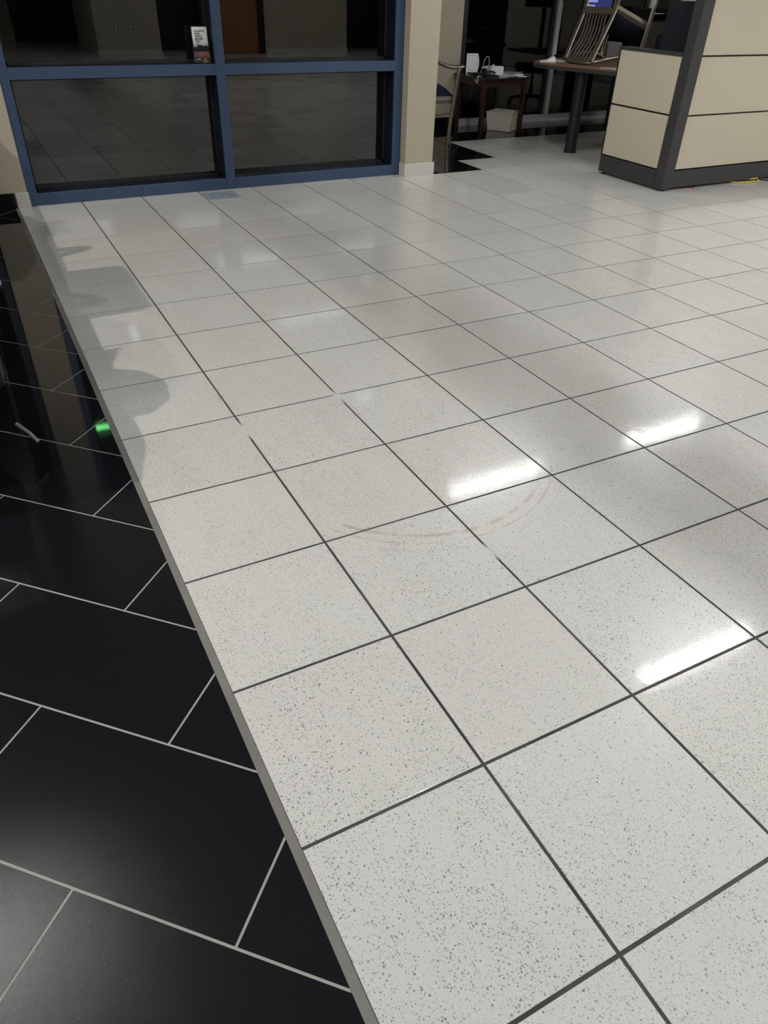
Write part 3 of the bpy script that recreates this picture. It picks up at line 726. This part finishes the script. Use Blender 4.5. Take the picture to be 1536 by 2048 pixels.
# ------------------------------------------------------------------ desk area by the window, behind the upturned chair
def credenza():
    o = tag(empty('credenza', (6.50, 7.45, 0)), 'black credenza along the window behind the upturned chair', 'desk')
    obj('desk_top', box(nb(), 0, 0, .72, 2.65, .62, .75, .003), M_chard, o)
    obj('side_panel', box(nb(), 1.0, .05, 0, 1.03, .6, .719), M_chard, o); obj('side_panel', box(nb(), 2.61, .02, 0, 2.64, .6, .719), M_chard, o)
    obj('hutch', box(nb(), 1.1, .30, .751, 2.6, .60, 1.10, .003), M_chard, o)
credenza()
def monitor():
    o = tag(empty('monitor', (6.78, 7.75, .751)), 'monitor with blue lit screen on the black credenza', 'monitor'); o.rotation_euler = (0, 0, .18)
    obj('base', box(nb(), -.11, -.08, 0, .11, .08, .012, .003), M_chard, o); obj('neck', box(nb(), -.025, .02, .012, .025, .045, .50, .002), M_chard, o)
    obj('bezel', box(nb(), -.26, -.01, .455, .26, .02, .80, .004), M_chard, o)
    obj('screen', box(nb(), -.245, -.0125, .47, .245, -.0105, .785), M_screen, o)
    obj('screen_window', box(nb(), -.23, -.0135, .475, -.06, -.0128, .515), M_screenw, o); obj('screen_window', box(nb(), -.23, -.0135, .54, -.02, -.0128, .56), M_screenw, o)
monitor()
def tray():
    o = tag(empty('paper_tray', (7.80, 7.95, 1.101)), 'black paper tray standing on the credenza hutch by window', 'tray'); o.rotation_euler = (0, 0, .25)
    b = nb(); box(b, -.2, -.16, 0, .2, .14, .008); box(b, -.2, -.16, .008, -.194, .14, .13); box(b, .194, -.16, .008, .2, .14, .13); box(b, -.194, .134, .008, .194, .14, .13); box(b, -.194, -.16, .075, .194, .134, .081)
    obj('shelf', b, M_chard, o)
    p = sheet('paper', 0, 0, 0, .21, .24, .2, M_paper, 'white paper lying in the black paper tray', 'paper', .004); p.location = (7.82, 7.93, 1.183)
tray()
def office_chair():
    o = tag(empty('office_chair', (7.30, 7.02, 0)), 'black swivel office chair behind the laminate table', 'office chair'); o.rotation_euler = (0, 0, 2.1)
    b = nb()
    for k in range(5):
        a = 2 * PI * k / 5 + .35; c, s = math.cos(a), math.sin(a)
        tube(b, [(c * .03, s * .03, .115), (c * .18, s * .18, .105), (c * .29, s * .29, .075)], .02, 8, 4)
    obj('star_base', b, M_chard, o, True)
    for k in range(5):
        a = 2 * PI * k / 5 + .35; c, s = math.cos(a), math.sin(a)
        obj('caster', lathe(nb(), [(.02, -.022), (.030, -.018), (.030, .018), (.02, .022)], 16, Matrix.Translation((c * .29, s * .29, .030)) @ Matrix.Rotation(a, 4, 'Z') @ Matrix.Rotation(PI / 2, 4, 'X')), M_chard, o, True)
    obj('gas_lift', lathe(nb(), [(.028, .10), (.028, .25), (.018, .25), (.018, .42)], 16), M_chard, o, True)
    obj('seat', box(nb(), -.25, -.25, .42, .25, .25, .52, .04), M_fabd, o, True)
    obj('backrest', box(nb(), -.22, -.29, .60, .22, -.23, 1.0, .028), M_fabd, o, True)
    obj('back_bracket', tube(nb(), [(0, -.1, .41), (0, -.31, .43), (0, -.31, .62), (0, -.275, .75)], .015, 8, 4), M_chard, o, True)
office_chair()

# ------------------------------------------------------------------ back wall fittings seen as reflections
def plate(name, x, z, m, label):
    o = tag(empty(name, (x, YB + .0005, z)), label, 'wall plate')
    obj('cover', box(nb(), -.035, 0, -.06, .035, .006, .06, .002), m, o); obj('socket', box(nb(), -.017, .006, -.04, .017, .009, .04, .001), M_whitep if m is M_greyp else M_greyp, o)
plate('wall_outlet', 3.17, .50, M_greyp, 'grey wall outlet plate on the back wall, left one')
plate('wall_outlet', 3.46, .50, M_greyp, 'grey wall outlet plate on the back wall, right one')

# ------------------------------------------------------------------ parked car (only a tyre edge is in frame; it shades the floor)
def car():
    ox, oy = -.345, 2.95
    o = tag(empty('parked_car', (ox, oy, 0)), 'dark car parked on the black tiles, grey tyre at left frame edge', 'car')
    W = 1.66
    # low open roadster body, shaped for its floor shadow; side profile in (y, z), front towards -y
    prof = [(-.78, .30), (-.82, .45), (-.78, .60), (-.55, .68), (2.6, .72), (2.86, .70), (2.92, .55), (2.88, .32)]
    b = nb(); n = len(prof)
    L1 = [b.verts.new((-.03 - (.12 if abs(y) > .79 and y < 0 else 0), y, z)) for y, z in prof]
    L2 = [b.verts.new((-W + .03, y, z)) for y, z in prof]
    for k in range(n): b.faces.new((L1[k], L1[(k + 1) % n], L2[(k + 1) % n], L2[k]))
    b.faces.new(L1[::-1]); b.faces.new(L2)
    bmesh.ops.bevel(b, geom=b.edges[:], offset=.03, segments=2, affect='EDGES')
    obj('body', b, M_carpaint, o, True)
    b = nb()
    prism(b, [(-.34, .60), (-.30, .78), (-.20, .88), (-.05, .90), (.05, .82), (.12, .60)], -.42, -.04, Matrix(((0, 0, 1, 0), (1, 0, 0, 0), (0, 1, 0, 0), (0, 0, 0, 1))), .02)
    obj('fender', b, M_carpaint, o, True)
    b = nb(); box(b, -.50, .62, .70, -.12, 1.20, 1.18, .05); box(b, -1.5, .62, .70, -1.12, 1.20, 1.18, .05); obj('seat', b, M_chard, o, True)  # seat blocks sized to throw a shadow patch on the pale tiles
    b = nb(); box(b, -W + .1, 2.45, 1.02, -.12, 2.72, 1.05, .01)
    box(b, -.40, 2.55, .70, -.36, 2.62, 1.03); box(b, -W + .36, 2.55, .70, -W + .40, 2.62, 1.03); obj('rear_wing', b, M_carpaint, o, True)  # wing added for its thin shadow stripes on the floor
    obj('roll_hoop', tube(nb(), [(-.2, 1.5, .70), (-.24, 1.5, 1.15), (-.5, 1.5, 1.22), (-.75, 1.5, 1.22), (-.8, 1.5, .70)], .03, 10, 4), M_chrome, o, True)
    q = [(-.10, -.02, .70), (-.28, .30, 1.10), (-W + .28, .30, 1.10), (-W + .10, -.02, .70)]
    b = nb(); b.faces.new([b.verts.new(v_) for v_ in q]); r_ = bmesh.ops.extrude_face_region(b, geom=b.faces[:])
    bmesh.ops.translate(b, vec=(0, .006, 0), verts=[v_ for v_ in r_['geom'] if isinstance(v_, bmesh.types.BMVert)])
    obj('windscreen', b, M_carglass, o)
    for s in (0, 1):
        X = lambda v: v if s == 0 else -W - v
        for yy in (0.05, 2.35):
            mt = Matrix.Translation((X(-.10) , yy, .325)) @ Matrix.Rotation(PI / 2, 4, 'Y')
            ty = obj('tyre', lathe(nb(), [(.20, -.095), (.27, -.105), (.312, -.098), (.325, -.075), (.325, .075), (.312, .098), (.27, .105), (.20, .095)], 48, mt), M_rubber, o, True)
            obj('rim', lathe(nb(), [(.20, -.08), (.19, -.06), (.06, -.05), (.06, .05), (.19, .06), (.20, .08)], 32, mt), M_rim, o, True)
    # bright trim on the lower bumper corner
    obj('bumper_trim', tube(nb(), [(.01, -.62, .13), (.045, -.655, .10), (.065, -.675, .07)], .007, 8), M_greyp, o)
car()
